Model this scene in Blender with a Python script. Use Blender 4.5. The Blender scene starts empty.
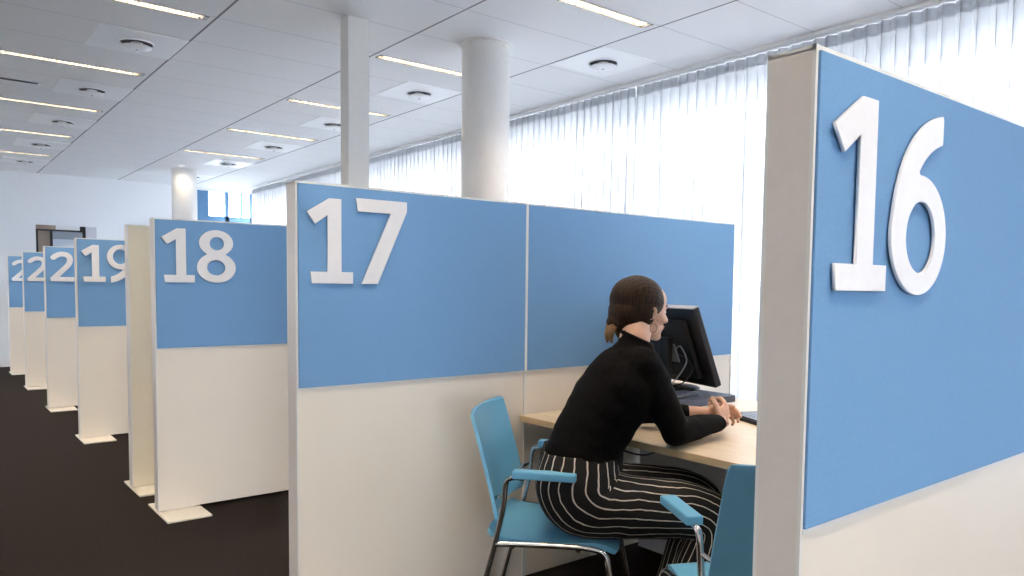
import bpy, bmesh, math, random
from mathutils import Vector, Matrix, noise
random.seed(7)
S = bpy.context.scene
C = S.collection
PI = math.pi

# ------------------------------------------------------------------ camera, world, lights, exposure
YAW, PITCH, ROLL, FPX, CAM_H, CYO = -0.6707, -0.0609, 0.0101, 754.32, 1.2941, 44.285
cd = bpy.data.cameras.new('camera')
cam = bpy.data.objects.new('camera', cd)
C.objects.link(cam)
_r0 = Vector((math.cos(YAW), math.sin(YAW), 0))
_f = Vector((-math.sin(YAW) * math.cos(PITCH), math.cos(YAW) * math.cos(PITCH), math.sin(PITCH)))
_u0 = _r0.cross(_f)
_r = _r0 * math.cos(ROLL) + _u0 * math.sin(ROLL)
_u = -_r0 * math.sin(ROLL) + _u0 * math.cos(ROLL)
cam.matrix_world = Matrix(((_r.x, _u.x, -_f.x, 0), (_r.y, _u.y, -_f.y, 0), (_r.z, _u.z, -_f.z, CAM_H), (0, 0, 0, 1)))
cd.sensor_width = 36
cd.lens = FPX / 1024 * 36
cd.shift_y = CYO / 1024
cd.clip_start = 0.05
S.camera = cam

S.view_settings.view_transform = 'Standard'
S.view_settings.look = 'None'
S.view_settings.gamma = 1
S.view_settings.use_curve_mapping = False
S.view_settings.exposure = 0.98

SKY = 10.0
w = bpy.data.worlds.new('daylight'); S.world = w; w.use_nodes = True
bg = w.node_tree.nodes['Background']
bg.inputs[0].default_value = (0.93, 0.955, 1.0, 1)
bg.inputs[1].default_value = SKY
LAMP = 120.0            # emission of the ceiling strip lights
LAMP_COL = (1.0, 0.79, 0.57)
SPOT_W = 5

# ------------------------------------------------------------------ materials
def newmat(name):
    m = bpy.data.materials.new(name); m.use_nodes = True
    nt = m.node_tree; b = nt.nodes['Principled BSDF']
    return m, nt, b

def mat(name, col, rough=0.5, metal=0.0, spec=0.5, noise_amt=0.0, noise_scale=40, bump=0.0, bump_scale=200, bump_dist=0.002, emit=None, estr=0):
    m, nt, b = newmat(name)
    b.inputs['Base Color'].default_value = (*col, 1)
    b.inputs['Roughness'].default_value = rough
    b.inputs['Metallic'].default_value = metal
    b.inputs['Specular IOR Level'].default_value = spec
    tc = nt.nodes.new('ShaderNodeTexCoord')
    n = nt.nodes.new('ShaderNodeTexNoise'); n.inputs['Scale'].default_value = noise_scale; n.inputs['Detail'].default_value = 4
    nt.links.new(tc.outputs['Object'], n.inputs['Vector'])
    r = nt.nodes.new('ShaderNodeValToRGB')
    k = noise_amt if noise_amt else 0.015
    r.color_ramp.elements[0].position = 0.3; r.color_ramp.elements[1].position = 0.7
    r.color_ramp.elements[0].color = (*[max(0, c * (1 - k)) for c in col], 1)
    r.color_ramp.elements[1].color = (*[min(1, c * (1 + k)) for c in col], 1)
    nt.links.new(n.outputs['Fac'], r.inputs['Fac']); nt.links.new(r.outputs['Color'], b.inputs['Base Color'])
    if bump:
        n2 = nt.nodes.new('ShaderNodeTexNoise'); n2.inputs['Scale'].default_value = bump_scale; n2.inputs['Detail'].default_value = 3
        nt.links.new(tc.outputs['Object'], n2.inputs['Vector'])
        bp = nt.nodes.new('ShaderNodeBump'); bp.inputs['Strength'].default_value = bump; bp.inputs['Distance'].default_value = bump_dist
        nt.links.new(n2.outputs['Fac'], bp.inputs['Height']); nt.links.new(bp.outputs['Normal'], b.inputs['Normal'])
    if emit:
        b.inputs['Emission Color'].default_value = (*emit, 1); b.inputs['Emission Strength'].default_value = estr
    return m

M = {}
M['carpet'] = mat('charcoal_carpet', (0.021, 0.0165, 0.0145), 0.95, spec=0.1, noise_amt=0.55, noise_scale=130, bump=0.8, bump_scale=260, bump_dist=0.006)
M['wall'] = mat('painted_wall', (0.87, 0.88, 0.90), 0.75, spec=0.2)
M['column'] = mat('column_paint', (0.80, 0.78, 0.75), 0.6, spec=0.3)
M['post'] = mat('post_paint', (0.76, 0.75, 0.72), 0.55, spec=0.3)
M['cream'] = mat('cream_laminate', (0.85, 0.785, 0.69), 0.38, spec=0.4, noise_amt=0.01, noise_scale=3)
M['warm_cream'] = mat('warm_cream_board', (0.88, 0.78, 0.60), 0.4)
M['endcap'] = mat('beige_edge', (0.78, 0.72, 0.665), 0.42, spec=0.4)
M['trim'] = mat('light_trim', (0.80, 0.79, 0.75), 0.35, spec=0.5)
M['foot'] = mat('cream_steel', (0.78, 0.73, 0.64), 0.35)
M['digit'] = mat('white_digit_face', (0.86, 0.86, 0.87), 0.35, spec=0.4)
M['plastic'] = mat('light_blue_plastic', (0.14, 0.42, 0.64), 0.38, spec=0.5, bump=0.1, bump_scale=400, bump_dist=0.0006)
M['chrome'] = mat('brushed_chrome', (0.62, 0.61, 0.60), 0.18, metal=1.0)
M['maple'] = None
M['edge_wood'] = mat('maple_edge', (0.66, 0.50, 0.30), 0.45)
M['black'] = mat('black_plastic', (0.012, 0.012, 0.014), 0.35, spec=0.5)
M['black_matt'] = mat('black_matt_plastic', (0.018, 0.019, 0.022), 0.5, spec=0.4)
M['navy'] = mat('dark_slate_plastic', (0.045, 0.055, 0.085), 0.35, spec=0.5)
M['grey'] = mat('grey_plastic', (0.32, 0.32, 0.32), 0.45)
M['silver'] = mat('silver_plastic', (0.50, 0.51, 0.53), 0.35)
M['paper'] = mat('white_paper', (0.85, 0.85, 0.85), 0.7)
M['modesty'] = mat('pale_grey_board', (0.60, 0.61, 0.66), 0.5)
M['skin'] = mat('skin', (0.70, 0.43, 0.31), 0.5, spec=0.35, noise_amt=0.06, noise_scale=25)
M['sweater'] = mat('black_knit', (0.006, 0.0057, 0.0065), 0.9, spec=0.1, noise_amt=0.3, noise_scale=60, bump=0.5, bump_scale=14, bump_dist=0.012)
M['shoe'] = mat('black_leather', (0.015, 0.014, 0.014), 0.4)
M['rim'] = mat('slot_frame', (0.55, 0.55, 0.55), 0.5)
M['vent_white'] = mat('vent_white', (0.93, 0.935, 0.94), 0.45, spec=0.4)
M['vent_dark'] = mat('vent_gap', (0.08, 0.08, 0.09), 0.7)
M['blueframe'] = mat('blue_window_frame', (0.10, 0.24, 0.42), 0.45)
M['darkframe'] = mat('dark_door_frame', (0.02, 0.02, 0.022), 0.5)
M['tan'] = mat('tan_board', (0.40, 0.31, 0.24), 0.5)
M['lavender'] = mat('pale_lilac_board', (0.62, 0.62, 0.68), 0.5)
M['winframe'] = mat('window_frame_grey', (0.42, 0.46, 0.52), 0.5)
M['ground'] = mat('outdoor_paving', (0.30, 0.30, 0.29), 0.9, noise_amt=0.2, noise_scale=2)
M['brass'] = mat('gold_metal', (0.55, 0.35, 0.14), 0.25, metal=1.0)
M['lamp'] = mat('lamp_tube', (0.9, 0.85, 0.75), 0.5, emit=LAMP_COL, estr=LAMP)
M['louver'] = mat('louver_metal', (0.07, 0.068, 0.065), 0.6)
M['reflector'] = mat('satin_reflector', (0.045, 0.045, 0.045), 0.7, spec=0.1)
M['hairband'] = mat('hair_band', (0.02, 0.015, 0.015), 0.7)

def blue_fabric():
    m, nt, b = newmat('blue_fabric')
    tc = nt.nodes.new('ShaderNodeTexCoord')
    n = nt.nodes.new('ShaderNodeTexNoise'); n.inputs['Scale'].default_value = 350; n.inputs['Detail'].default_value = 3
    nt.links.new(tc.outputs['Object'], n.inputs['Vector'])
    r = nt.nodes.new('ShaderNodeValToRGB')
    r.color_ramp.elements[0].position = .25; r.color_ramp.elements[1].position = .75
    r.color_ramp.elements[0].color = (0.175, 0.365, 0.63, 1); r.color_ramp.elements[1].color = (0.205, 0.405, 0.69, 1)
    nt.links.new(n.outputs['Fac'], r.inputs['Fac']); nt.links.new(r.outputs['Color'], b.inputs['Base Color'])
    b.inputs['Roughness'].default_value = 0.8; b.inputs['Specular IOR Level'].default_value = 0.25
    w1 = nt.nodes.new('ShaderNodeTexWave'); w1.bands_direction = 'X'; w1.inputs['Scale'].default_value = 180
    w2 = nt.nodes.new('ShaderNodeTexWave'); w2.bands_direction = 'Z'; w2.inputs['Scale'].default_value = 180
    for q in (w1, w2): nt.links.new(tc.outputs['Object'], q.inputs['Vector'])
    a = nt.nodes.new('ShaderNodeMath'); a.operation = 'MULTIPLY'
    nt.links.new(w1.outputs['Fac'], a.inputs[0]); nt.links.new(w2.outputs['Fac'], a.inputs[1])
    bp = nt.nodes.new('ShaderNodeBump'); bp.inputs['Strength'].default_value = .25; bp.inputs['Distance'].default_value = .001
    nt.links.new(a.outputs[0], bp.inputs['Height']); nt.links.new(bp.outputs['Normal'], b.inputs['Normal'])
    return m
M['blue'] = blue_fabric()

def wood():
    m, nt, b = newmat('maple_laminate')
    tc = nt.nodes.new('ShaderNodeTexCoord'); mp = nt.nodes.new('ShaderNodeMapping')
    mp.inputs['Scale'].default_value = (14, 1.2, 14)
    n = nt.nodes.new('ShaderNodeTexNoise'); n.inputs['Scale'].default_value = 4; n.inputs['Detail'].default_value = 6
    nt.links.new(tc.outputs['Object'], mp.inputs['Vector']); nt.links.new(mp.outputs['Vector'], n.inputs['Vector'])
    r = nt.nodes.new('ShaderNodeValToRGB')
    r.color_ramp.elements[0].position = .3; r.color_ramp.elements[1].position = .7
    r.color_ramp.elements[0].color = (0.62, 0.49, 0.33, 1); r.color_ramp.elements[1].color = (0.72, 0.60, 0.43, 1)
    nt.links.new(n.outputs['Fac'], r.inputs['Fac']); nt.links.new(r.outputs['Color'], b.inputs['Base Color'])
    b.inputs['Roughness'].default_value = 0.38
    return m
M['maple'] = wood()

BAY_A, BAY, TY0, TY = 1.538, 1.113, 3.258, 0.5583
def ceiling_mat():
    m, nt, b = newmat('ceiling_tiles')
    geo = nt.nodes.new('ShaderNodeNewGeometry'); sep = nt.nodes.new('ShaderNodeSeparateXYZ')
    nt.links.new(geo.outputs['Position'], sep.inputs[0])
    def math_(op, a, bval=None, c=None):
        q = nt.nodes.new('ShaderNodeMath'); q.operation = op
        for i, v in enumerate((a, bval, c)):
            if v is None: continue
            if isinstance(v, (int, float)): q.inputs[i].default_value = v
            else: nt.links.new(v, q.inputs[i])
        return q.outputs[0]
    def dist(o, off, per):
        t = math_('ADD', o, -off + per * 40.5)
        t = math_('DIVIDE', t, per); t = math_('FRACT', t); t = math_('SUBTRACT', t, 0.5); t = math_('ABSOLUTE', t)
        return math_('MULTIPLY', t, per)
    dx = dist(sep.outputs['X'], BAY_A, BAY); dy = dist(sep.outputs['Y'], TY0, TY)
    lx = math_('LESS_THAN', dx, 0.0075); ly = math_('LESS_THAN', dy, 0.0032)
    n = nt.nodes.new('ShaderNodeTexNoise'); n.inputs['Scale'].default_value = 90; n.inputs['Detail'].default_value = 5
    nt.links.new(geo.outputs['Position'], n.inputs['Vector'])
    r = nt.nodes.new('ShaderNodeValToRGB')
    r.color_ramp.elements[0].color = (0.83, 0.83, 0.835, 1); r.color_ramp.elements[1].color = (0.88, 0.88, 0.885, 1)
    nt.links.new(n.outputs['Fac'], r.inputs['Fac'])
    m1 = nt.nodes.new('ShaderNodeMix'); m1.data_type = 'RGBA'
    nt.links.new(ly, m1.inputs[0]); nt.links.new(r.outputs['Color'], m1.inputs[6]); m1.inputs[7].default_value = (0.55, 0.55, 0.57, 1)
    m2 = nt.nodes.new('ShaderNodeMix'); m2.data_type = 'RGBA'
    nt.links.new(lx, m2.inputs[0]); nt.links.new(m1.outputs[2], m2.inputs[6]); m2.inputs[7].default_value = (0.26, 0.26, 0.29, 1)
    nt.links.new(m2.outputs[2], b.inputs['Base Color'])
    b.inputs['Roughness'].default_value = 0.8; b.inputs['Specular IOR Level'].default_value = 0.2
    return m
M['ceiling'] = ceiling_mat()

def curtain_mat(name, transp, dens):
    m, nt, b = newmat(name)
    nt.nodes.remove(b); out = [n for n in nt.nodes if n.type == 'OUTPUT_MATERIAL'][0]
    tl = nt.nodes.new('ShaderNodeBsdfTranslucent'); tl.inputs[0].default_value = (*dens, 1)
    df = nt.nodes.new('ShaderNodeBsdfDiffuse'); df.inputs[0].default_value = (0.80, 0.82, 0.86, 1)
    tr = nt.nodes.new('ShaderNodeBsdfTransparent')
    tc = nt.nodes.new('ShaderNodeTexCoord'); n = nt.nodes.new('ShaderNodeTexNoise'); n.inputs['Scale'].default_value = 500
    nt.links.new(tc.outputs['Object'], n.inputs['Vector'])
    r = nt.nodes.new('ShaderNodeMapRange'); r.inputs['To Min'].default_value = transp * .7; r.inputs['To Max'].default_value = transp * 1.3
    nt.links.new(n.outputs['Fac'], r.inputs['Value'])
    a = nt.nodes.new('ShaderNodeMixShader'); a.inputs[0].default_value = 0.30
    nt.links.new(tl.outputs[0], a.inputs[1]); nt.links.new(df.outputs[0], a.inputs[2])
    c = nt.nodes.new('ShaderNodeMixShader'); nt.links.new(r.outputs[0], c.inputs[0])
    nt.links.new(a.outputs[0], c.inputs[1]); nt.links.new(tr.outputs[0], c.inputs[2])
    nt.links.new(c.outputs[0], out.inputs[0])
    return m
M['sheer'] = curtain_mat('sheer_white_voile', 0.035, (0.44, 0.45, 0.475))
M['header'] = curtain_mat('curtain_heading_tape', 0.0, (0.50, 0.51, 0.54))

def glass_mat():
    m, nt, b = newmat('window_glass')
    nt.nodes.remove(b); out = [n for n in nt.nodes if n.type == 'OUTPUT_MATERIAL'][0]
    tr = nt.nodes.new('ShaderNodeBsdfTransparent'); tr.inputs[0].default_value = (0.96, 0.98, 1, 1)
    gl = nt.nodes.new('ShaderNodeBsdfGlossy'); gl.inputs['Roughness'].default_value = 0.02
    mx = nt.nodes.new('ShaderNodeMixShader'); mx.inputs[0].default_value = 0.07
    nt.links.new(tr.outputs[0], mx.inputs[1]); nt.links.new(gl.outputs[0], mx.inputs[2]); nt.links.new(mx.outputs[0], out.inputs[0])
    return m
M['glass'] = glass_mat()
M['doorglass'] = mat('door_glass', (0.35, 0.40, 0.47), 0.12, spec=0.8)
M['doorglass_pale'] = mat('frosted_band', (0.62, 0.68, 0.76), 0.3, spec=0.5)

def hair_mat():
    m, nt, b = newmat('brown_hair')
    tc = nt.nodes.new('ShaderNodeTexCoord'); mp = nt.nodes.new('ShaderNodeMapping')
    mp.inputs['Scale'].default_value = (60, 150, 12)
    n = nt.nodes.new('ShaderNodeTexNoise'); n.inputs['Scale'].default_value = 1.6; n.inputs['Detail'].default_value = 5
    nt.links.new(tc.outputs['Object'], mp.inputs[0]); nt.links.new(mp.outputs[0], n.inputs['Vector'])
    r = nt.nodes.new('ShaderNodeValToRGB')
    r.color_ramp.elements[0].position = .32; r.color_ramp.elements[1].position = .72
    r.color_ramp.elements[0].color = (0.010, 0.006, 0.004, 1); r.color_ramp.elements[1].color = (0.055, 0.030, 0.017, 1)
    nt.links.new(n.outputs['Fac'], r.inputs['Fac']); nt.links.new(r.outputs['Color'], b.inputs['Base Color'])
    b.inputs['Roughness'].default_value = 0.55; b.inputs['Specular IOR Level'].default_value = 0.2
    bp = nt.nodes.new('ShaderNodeBump'); bp.inputs['Strength'].default_value = .6; bp.inputs['Distance'].default_value = .003
    nt.links.new(n.outputs['Fac'], bp.inputs['Height']); nt.links.new(bp.outputs['Normal'], b.inputs['Normal'])
    return m
M['hair'] = hair_mat()
M['hairtip'] = mat('light_brown_hair', (0.20, 0.11, 0.045), 0.5, noise_amt=0.5, noise_scale=120)

def stripe_mat():
    m, nt, b = newmat('pinstripe_fabric')
    uv = nt.nodes.new('ShaderNodeUVMap'); uv.uv_map = 'UVMap'
    sep = nt.nodes.new('ShaderNodeSeparateXYZ'); nt.links.new(uv.outputs[0], sep.inputs[0])
    tc = nt.nodes.new('ShaderNodeTexCoord'); n = nt.nodes.new('ShaderNodeTexNoise'); n.inputs['Scale'].default_value = 14; n.inputs['Detail'].default_value = 2
    nt.links.new(tc.outputs['Object'], n.inputs['Vector'])
    def math_(op, a, b2):
        q = nt.nodes.new('ShaderNodeMath'); q.operation = op
        for i, v in enumerate((a, b2)):
            if isinstance(v, (int, float)): q.inputs[i].default_value = v
            else: nt.links.new(v, q.inputs[i])
        return q.outputs[0]
    wob = math_('MULTIPLY', n.outputs['Fac'], 0.5)
    t = math_('ADD', sep.outputs[0], wob)
    t = math_('FRACT', t, 0); t = math_('SUBTRACT', t, 0.5); t = math_('ABSOLUTE', t, 0); t = math_('LESS_THAN', t, 0.065)
    mx = nt.nodes.new('ShaderNodeMix'); mx.data_type = 'RGBA'
    nt.links.new(t, mx.inputs[0]); mx.inputs[6].default_value = (0.011, 0.010, 0.011, 1); mx.inputs[7].default_value = (0.62, 0.56, 0.47, 1)
    nt.links.new(mx.outputs[2], b.inputs['Base Color'])
    b.inputs['Roughness'].default_value = 0.75; b.inputs['Specular IOR Level'].default_value = 0.25
    bp = nt.nodes.new('ShaderNodeBump'); bp.inputs['Strength'].default_value = .5; bp.inputs['Distance'].default_value = .012
    nt.links.new(n.outputs['Fac'], bp.inputs['Height']); nt.links.new(bp.outputs['Normal'], b.inputs['Normal'])
    return m
M['stripe'] = stripe_mat()

# ------------------------------------------------------------------ builders
def link_mesh(name, me, m, parent=None):
    o = bpy.data.objects.new(name, me); C.objects.link(o)
    if m: me.materials.append(m)
    if parent: o.parent = parent
    return o

def obj(name, bm, m, parent=None, smooth=False):
    bmesh.ops.recalc_face_normals(bm, faces=bm.faces)
    me = bpy.data.meshes.new(name); bm.to_mesh(me); bm.free()
    if smooth:
        for p in me.polygons: p.use_smooth = True
        me.set_sharp_from_angle(angle=math.radians(42))
    return link_mesh(name, me, m, parent)

def thing(name, label, cat, loc=(0, 0, 0), rotz=0, group=None):
    o = bpy.data.objects.new(name, None); C.objects.link(o); o.empty_display_size = .1
    o.location = loc; o.rotation_euler = (0, 0, rotz); o['label'] = label; o['category'] = cat
    if group: o['group'] = group
    return o

def tag(o, label, cat, group=None):
    o['label'] = label; o['category'] = cat
    if group: o['group'] = group
    return o

def struct(o, label=None):
    o['kind'] = 'structure'
    if label: o['label'] = label
    return o

def dup(root, loc, label, group=None, rotz=None):
    r = root.copy(); C.objects.link(r); r.location = loc; r['label'] = label
    if rotz is not None: r.rotation_euler = (0, 0, rotz)
    if group: r['group'] = group
    for ch in list(root.children):
        c = ch.copy(); C.objects.link(c); c.parent = r
        for g in list(ch.children):
            d = g.copy(); C.objects.link(d); d.parent = c
    return r

def B(): return bmesh.new()

def box(bm, x0, y0, z0, x1, y1, z1, bev=0.0, seg=2):
    vs = [bm.verts.new((x, y, z)) for x in (x0, x1) for y in (y0, y1) for z in (z0, z1)]
    fs = [(0, 1, 3, 2), (4, 6, 7, 5), (0, 4, 5, 1), (2, 3, 7, 6), (0, 2, 6, 4), (1, 5, 7, 3)]
    fa = [bm.faces.new([vs[i] for i in f]) for f in fs]
    if bev:
        es = set(e for f in fa for e in f.edges)
        bmesh.ops.bevel(bm, geom=list(es), offset=bev, segments=seg, affect='EDGES', profile=.5)
    return bm

def boxobj(name, m, d, parent=None, bev=0.0):
    bm = B(); box(bm, *d, bev=bev); return obj(name, bm, m, parent)

def smooth_path(pts, n=6):
    out = []; P = [Vector(p) for p in pts]
    for i in range(len(P) - 1):
        p0 = P[max(0, i - 1)]; p1 = P[i]; p2 = P[i + 1]; p3 = P[min(len(P) - 1, i + 2)]
        for k in range(n):
            t = k / n
            out.append(0.5 * ((2 * p1) + (-p0 + p2) * t + (2 * p0 - 5 * p1 + 4 * p2 - p3) * t * t + (-p0 + 3 * p1 - 3 * p2 + p3) * t ** 3))
    out.append(P[-1]); return out

def tube(bm, pts, r, seg=12, flat=1.0, cap=True):
    """r: radius or list of radii along pts"""
    P = [Vector(p) for p in pts]; rings = []
    t0 = (P[1] - P[0]).normalized()
    ref = Vector((0, 0, 1)) if abs(t0.z) < .9 else Vector((1, 0, 0))
    nrm = (ref - t0 * ref.dot(t0)).normalized()
    for i, p in enumerate(P):
        t = (P[min(i + 1, len(P) - 1)] - P[max(i - 1, 0)]).normalized()
        nrm = (nrm - t * nrm.dot(t)).normalized(); bi = t.cross(nrm)
        rr = r[i] if isinstance(r, (list, tuple)) else r
        rings.append([bm.verts.new(p + (nrm * math.cos(a) + bi * math.sin(a) * flat) * rr) for a in [2 * PI * k / seg for k in range(seg)]])
    for a, b in zip(rings, rings[1:]):
        for k in range(seg): bm.faces.new((a[k], a[(k + 1) % seg], b[(k + 1) % seg], b[k]))
    if cap:
        bm.faces.new(rings[0][::-1]); bm.faces.new(rings[-1])
    return bm

def lathe(bm, prof, cx=0, cy=0, seg=48, cap=True):
    rings = [[bm.verts.new((cx + r * math.cos(2 * PI * k / seg), cy + r * math.sin(2 * PI * k / seg), z)) for k in range(seg)] for r, z in prof]
    for a, b in zip(rings, rings[1:]):
        for k in range(seg): bm.faces.new((a[k], a[(k + 1) % seg], b[(k + 1) % seg], b[k]))
    if cap: bm.faces.new(rings[0][::-1]); bm.faces.new(rings[-1])
    return bm

def ellipsoid(bm, c, r, rot=None, seg=20, rings=14):
    mt = Matrix.Translation(Vector(c)) @ (rot.to_4x4() if rot else Matrix.Identity(4)) @ Matrix.Diagonal((*r, 1))
    bmesh.ops.create_uvsphere(bm, u_segments=seg, v_segments=rings, radius=1, matrix=mt)

def limb(bm, pts, radii, sub=5):
    """row of overlapping balls and cones, to be fused by the remesher"""
    for i in range(len(pts)):
        ellipsoid(bm, pts[i], (radii[i],) * 3, seg=16, rings=10)
    for i in range(len(pts) - 1):
        tube(bm, [pts[i], pts[i + 1]], [radii[i], radii[i + 1]], seg=16)

def fused(name, bm, m, parent, voxel, smooth_it=8, extra=None):
    me = bpy.data.meshes.new(name + '_src'); bm.to_mesh(me); bm.free()
    o = bpy.data.objects.new(name + '_src', me); C.objects.link(o)
    rm = o.modifiers.new('r', 'REMESH'); rm.mode = 'VOXEL'; rm.voxel_size = voxel
    sm = o.modifiers.new('s', 'SMOOTH'); sm.factor = 0.5; sm.iterations = smooth_it
    dg = bpy.context.evaluated_depsgraph_get(); dg.update()
    me2 = bpy.data.meshes.new_from_object(o.evaluated_get(dg), depsgraph=dg)
    bpy.data.objects.remove(o); bpy.data.meshes.remove(me)
    me2.name = name
    if extra: extra(me2)
    for p in me2.polygons: p.use_smooth = True
    me2.materials.clear()
    return link_mesh(name, me2, m, parent)

# ------------------------------------------------------------------ the room
XL, XR, YB, YF, HC = -4.6, 4.65, -6.0, 13.68, 2.95
XW = 5.0
struct(boxobj('floor', M['carpet'], (XL - .2, YB - .2, -.15, XW, YF + .2, 0)))
# strip light openings in the ceiling: row starts along X, rows along Y
LW, LLEN = .040, 1.02
LX = (-3.974, -1.748, .478, 2.69)  # outer rows are unseen, added for extra lamp light
LY = [3.31 + 1.677 * k for k in range(-5, 6)]
FIX = [(x, y) for x in LX for y in LY if not (x > 2 and y > 11)]      # none where the far column stands
holes = [(x, y - LW, x + LLEN, y + LW) for x, y in FIX]
bm = B()
gx = sorted({XL - .2, XW} | {h[0] for h in holes} | {h[2] for h in holes}); gy = sorted({YB - .2, YF + .2} | {h[1] for h in holes} | {h[3] for h in holes})
gv = [[bm.verts.new((x, y, HC)) for y in gy] for x in gx]
for i in range(len(gx) - 1):
    for j in range(len(gy) - 1):
        mx_, my_ = (gx[i] + gx[i + 1]) / 2, (gy[j] + gy[j + 1]) / 2
        if not any(h[0] < mx_ < h[2] and h[1] < my_ < h[3] for h in holes): bm.faces.new((gv[i][j], gv[i][j + 1], gv[i + 1][j + 1], gv[i + 1][j]))
box(bm, XL - .2, YB - .2, HC + .12, XW, YF + .2, HC + .25)
struct(obj('ceiling', bm, M['ceiling']))
LWY = 10.74  # start of the opening for the added left window
bm = B(); box(bm, XL - .2, YB, 0, XL, YF, .8); box(bm, XL - .2, YB, 2.75, XL, YF, HC); box(bm, XL - .2, YB, .8, XL, LWY, 2.75)
ly = [LWY + 2.92 * i for i in range(2)]
for y in ly[1:]: box(bm, XL - .2, y - .3, .8, XL, y, 2.75)
struct(obj('wall_left', bm, M['wall']))
bm = B(); box(bm, XL, YB - .2, 0, XW, YB, .3); box(bm, XL, YB - .2, 2.7, XW, YB, HC)
for x0, x1 in ((XL, -3.3), (-.7, XW)): box(bm, x0, YB - .2, .3, x1, YB, 2.7)  # gap between these is the opening for the added back window
struct(obj('wall_back', bm, M['wall']))
# far wall with a doorway and a corner window
bm = B()
DX0, DX1, DZ = 1.50, 2.33, 2.17
WX0, WZ0 = 3.885, 1.0
box(bm, XL, YF, 0, DX0, YF + .2, HC); box(bm, DX0, YF, DZ, DX1, YF + .2, HC)
box(bm, DX1, YF, 0, WX0, YF + .2, HC); box(bm, WX0, YF, 0, XW, YF + .2, WZ0); box(bm, WX0, YF, 2.90, XW, YF + .2, HC)
struct(obj('wall_far', bm, M['wall']))
# doorway: a lobby glimpsed behind a glazed dark frame
bm = B(); box(bm, DX0, YF + .02, 0, DX0 + .03, YF + .10, DZ - .07); box(bm, DX0, YF + .02, DZ - .09, DX1 - .15, YF + .10, DZ - .065)
box(bm, DX0 + .19, YF + .02, 0, DX0 + .225, YF + .10, DZ - .09); box(bm, DX1 - .19, YF + .02, 0, DX1 - .15, YF + .10, DZ)
box(bm, DX0 + .60, YF + .03, DZ - .07, DX1 - .15, YF + .09, DZ)
door = struct(obj('door_1', bm, M['darkframe']))
boxobj('door_head', M['paper'], (DX0 + .27, YF + .03, DZ - .065, DX0 + .60, YF + .09, DZ), door)
boxobj('door_head_panel', M['tan'], (DX0, YF + .03, DZ - .065, DX0 + .27, YF + .09, DZ), door)
boxobj('side_panel', M['tan'], (DX0 + .03, YF + .05, 0, DX0 + .19, YF + .09, DZ - .09), door)
boxobj('door_pane', M['doorglass'], (DX0 + .225, YF + .06, 0, DX1 - .19, YF + .08, DZ - .09), door)
boxobj('frosted_band', M['doorglass_pale'], (DX0 + .23, YF + .052, 1.45, DX1 - .2, YF + .059, 1.96), door, bev=.002)
boxobj('door_jamb', M['lavender'], (DX1 - .15, YF + .01, 0, DX1, YF + .14, DZ), door)
# corner window in the far wall
bm = B()
box(bm, WX0, YF - .01, WZ0, WX0 + .05, YF + .10, 2.90); box(bm, WX0 + .06, YF + .02, WZ0, WX0 + .20, YF + .10, 2.90)
box(bm, WX0 + .475, YF, WZ0, WX0 + .54, YF + .10, 2.90); box(bm, WX0 + .765, YF + .03, WZ0, WX0 + .79, YF + .08, 2.90)
box(bm, WX0 + .915, YF, WZ0, WX0 + .955, YF + .10, 2.90)
box(bm, WX0, YF, 2.37, XW, YF + .10, 2.47); box(bm, WX0, YF, WZ0, XW, YF + .10, WZ0 + .06)
win = struct(obj('window_1', bm, M['blueframe']))
boxobj('pane', M['glass'], (WX0 + .05, YF + .06, WZ0 + .04, XW - .02, YF + .066, 2.90), win)
# window wall behind the curtains
bm = B(); box(bm, XW, YB, 0, XW + .2, YF + .2, .45); box(bm, XW, YB, 2.80, XW + .2, YF + .2, HC + .2)
struct(obj('wall_right', bm, M['wall']))
k = 2
for x0, x1 in ((-3.3, -.7),):  # unseen back window, added to light the partition fronts
    bm = B(); box(bm, x0, YB - .14, .3, x0 + .06, YB - .06, 2.7); box(bm, x1 - .06, YB - .14, .3, x1, YB - .06, 2.7)
    box(bm, x0, YB - .14, .3, x1, YB - .06, .36); box(bm, x0, YB - .14, 2.64, x1, YB - .06, 2.7); box(bm, (x0 + x1) / 2 - .03, YB - .13, .3, (x0 + x1) / 2 + .03, YB - .07, 2.7)
    fr = struct(obj('window_%d' % k, bm, M['winframe'])); k += 1
    boxobj('pane', M['glass'], (x0 + .05, YB - .1, .35, x1 - .05, YB - .094, 2.65), fr)
for y0 in ly[:-1]:  # unseen left window, added to let light onto the far end
    y1 = y0 + 2.62
    bm = B(); box(bm, XL - .14, y0, .8, XL - .06, y0 + .06, 2.75); box(bm, XL - .14, y1 - .06, .8, XL - .06, y1, 2.75)
    box(bm, XL - .14, y0, .8, XL - .06, y1, .86); box(bm, XL - .14, y0, 2.69, XL - .06, y1, 2.75); box(bm, XL - .13, (y0 + y1) / 2 - .03, .8, XL - .07, (y0 + y1) / 2 + .03, 2.75)
    fr = struct(obj('window_%d' % k, bm, M['winframe'])); k += 1
    boxobj('pane', M['glass'], (XL - .1, y0 + .05, .85, XL - .094, y1 - .05, 2.7), fr)
y = YB
while y < YF - .1:
    y2 = min(y + 2.1, YF)
    bm = B()
    box(bm, XW + .03, y, .45, XW + .12, y + .06, 2.80); box(bm, XW + .03, y2 - .06, .45, XW + .12, y2, 2.80)
    box(bm, XW + .03, y, .45, XW + .12, y2, .51); box(bm, XW + .03, y, 2.74, XW + .12, y2, 2.80); box(bm, XW + .04, y, 1.02, XW + .11, y2, 1.07)
    fr = struct(obj('window_%d' % k, bm, M['winframe']))
    boxobj('pane', M['glass'], (XW + .07, y + .05, .5, XW + .076, y2 - .05, 2.76), fr)
    y = y2; k += 1
struct(boxobj('trim_1', M['vent_white'], (4.60, YB, 2.925, 4.72, YF, HC)), 'white curtain track along the ceiling')
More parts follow.
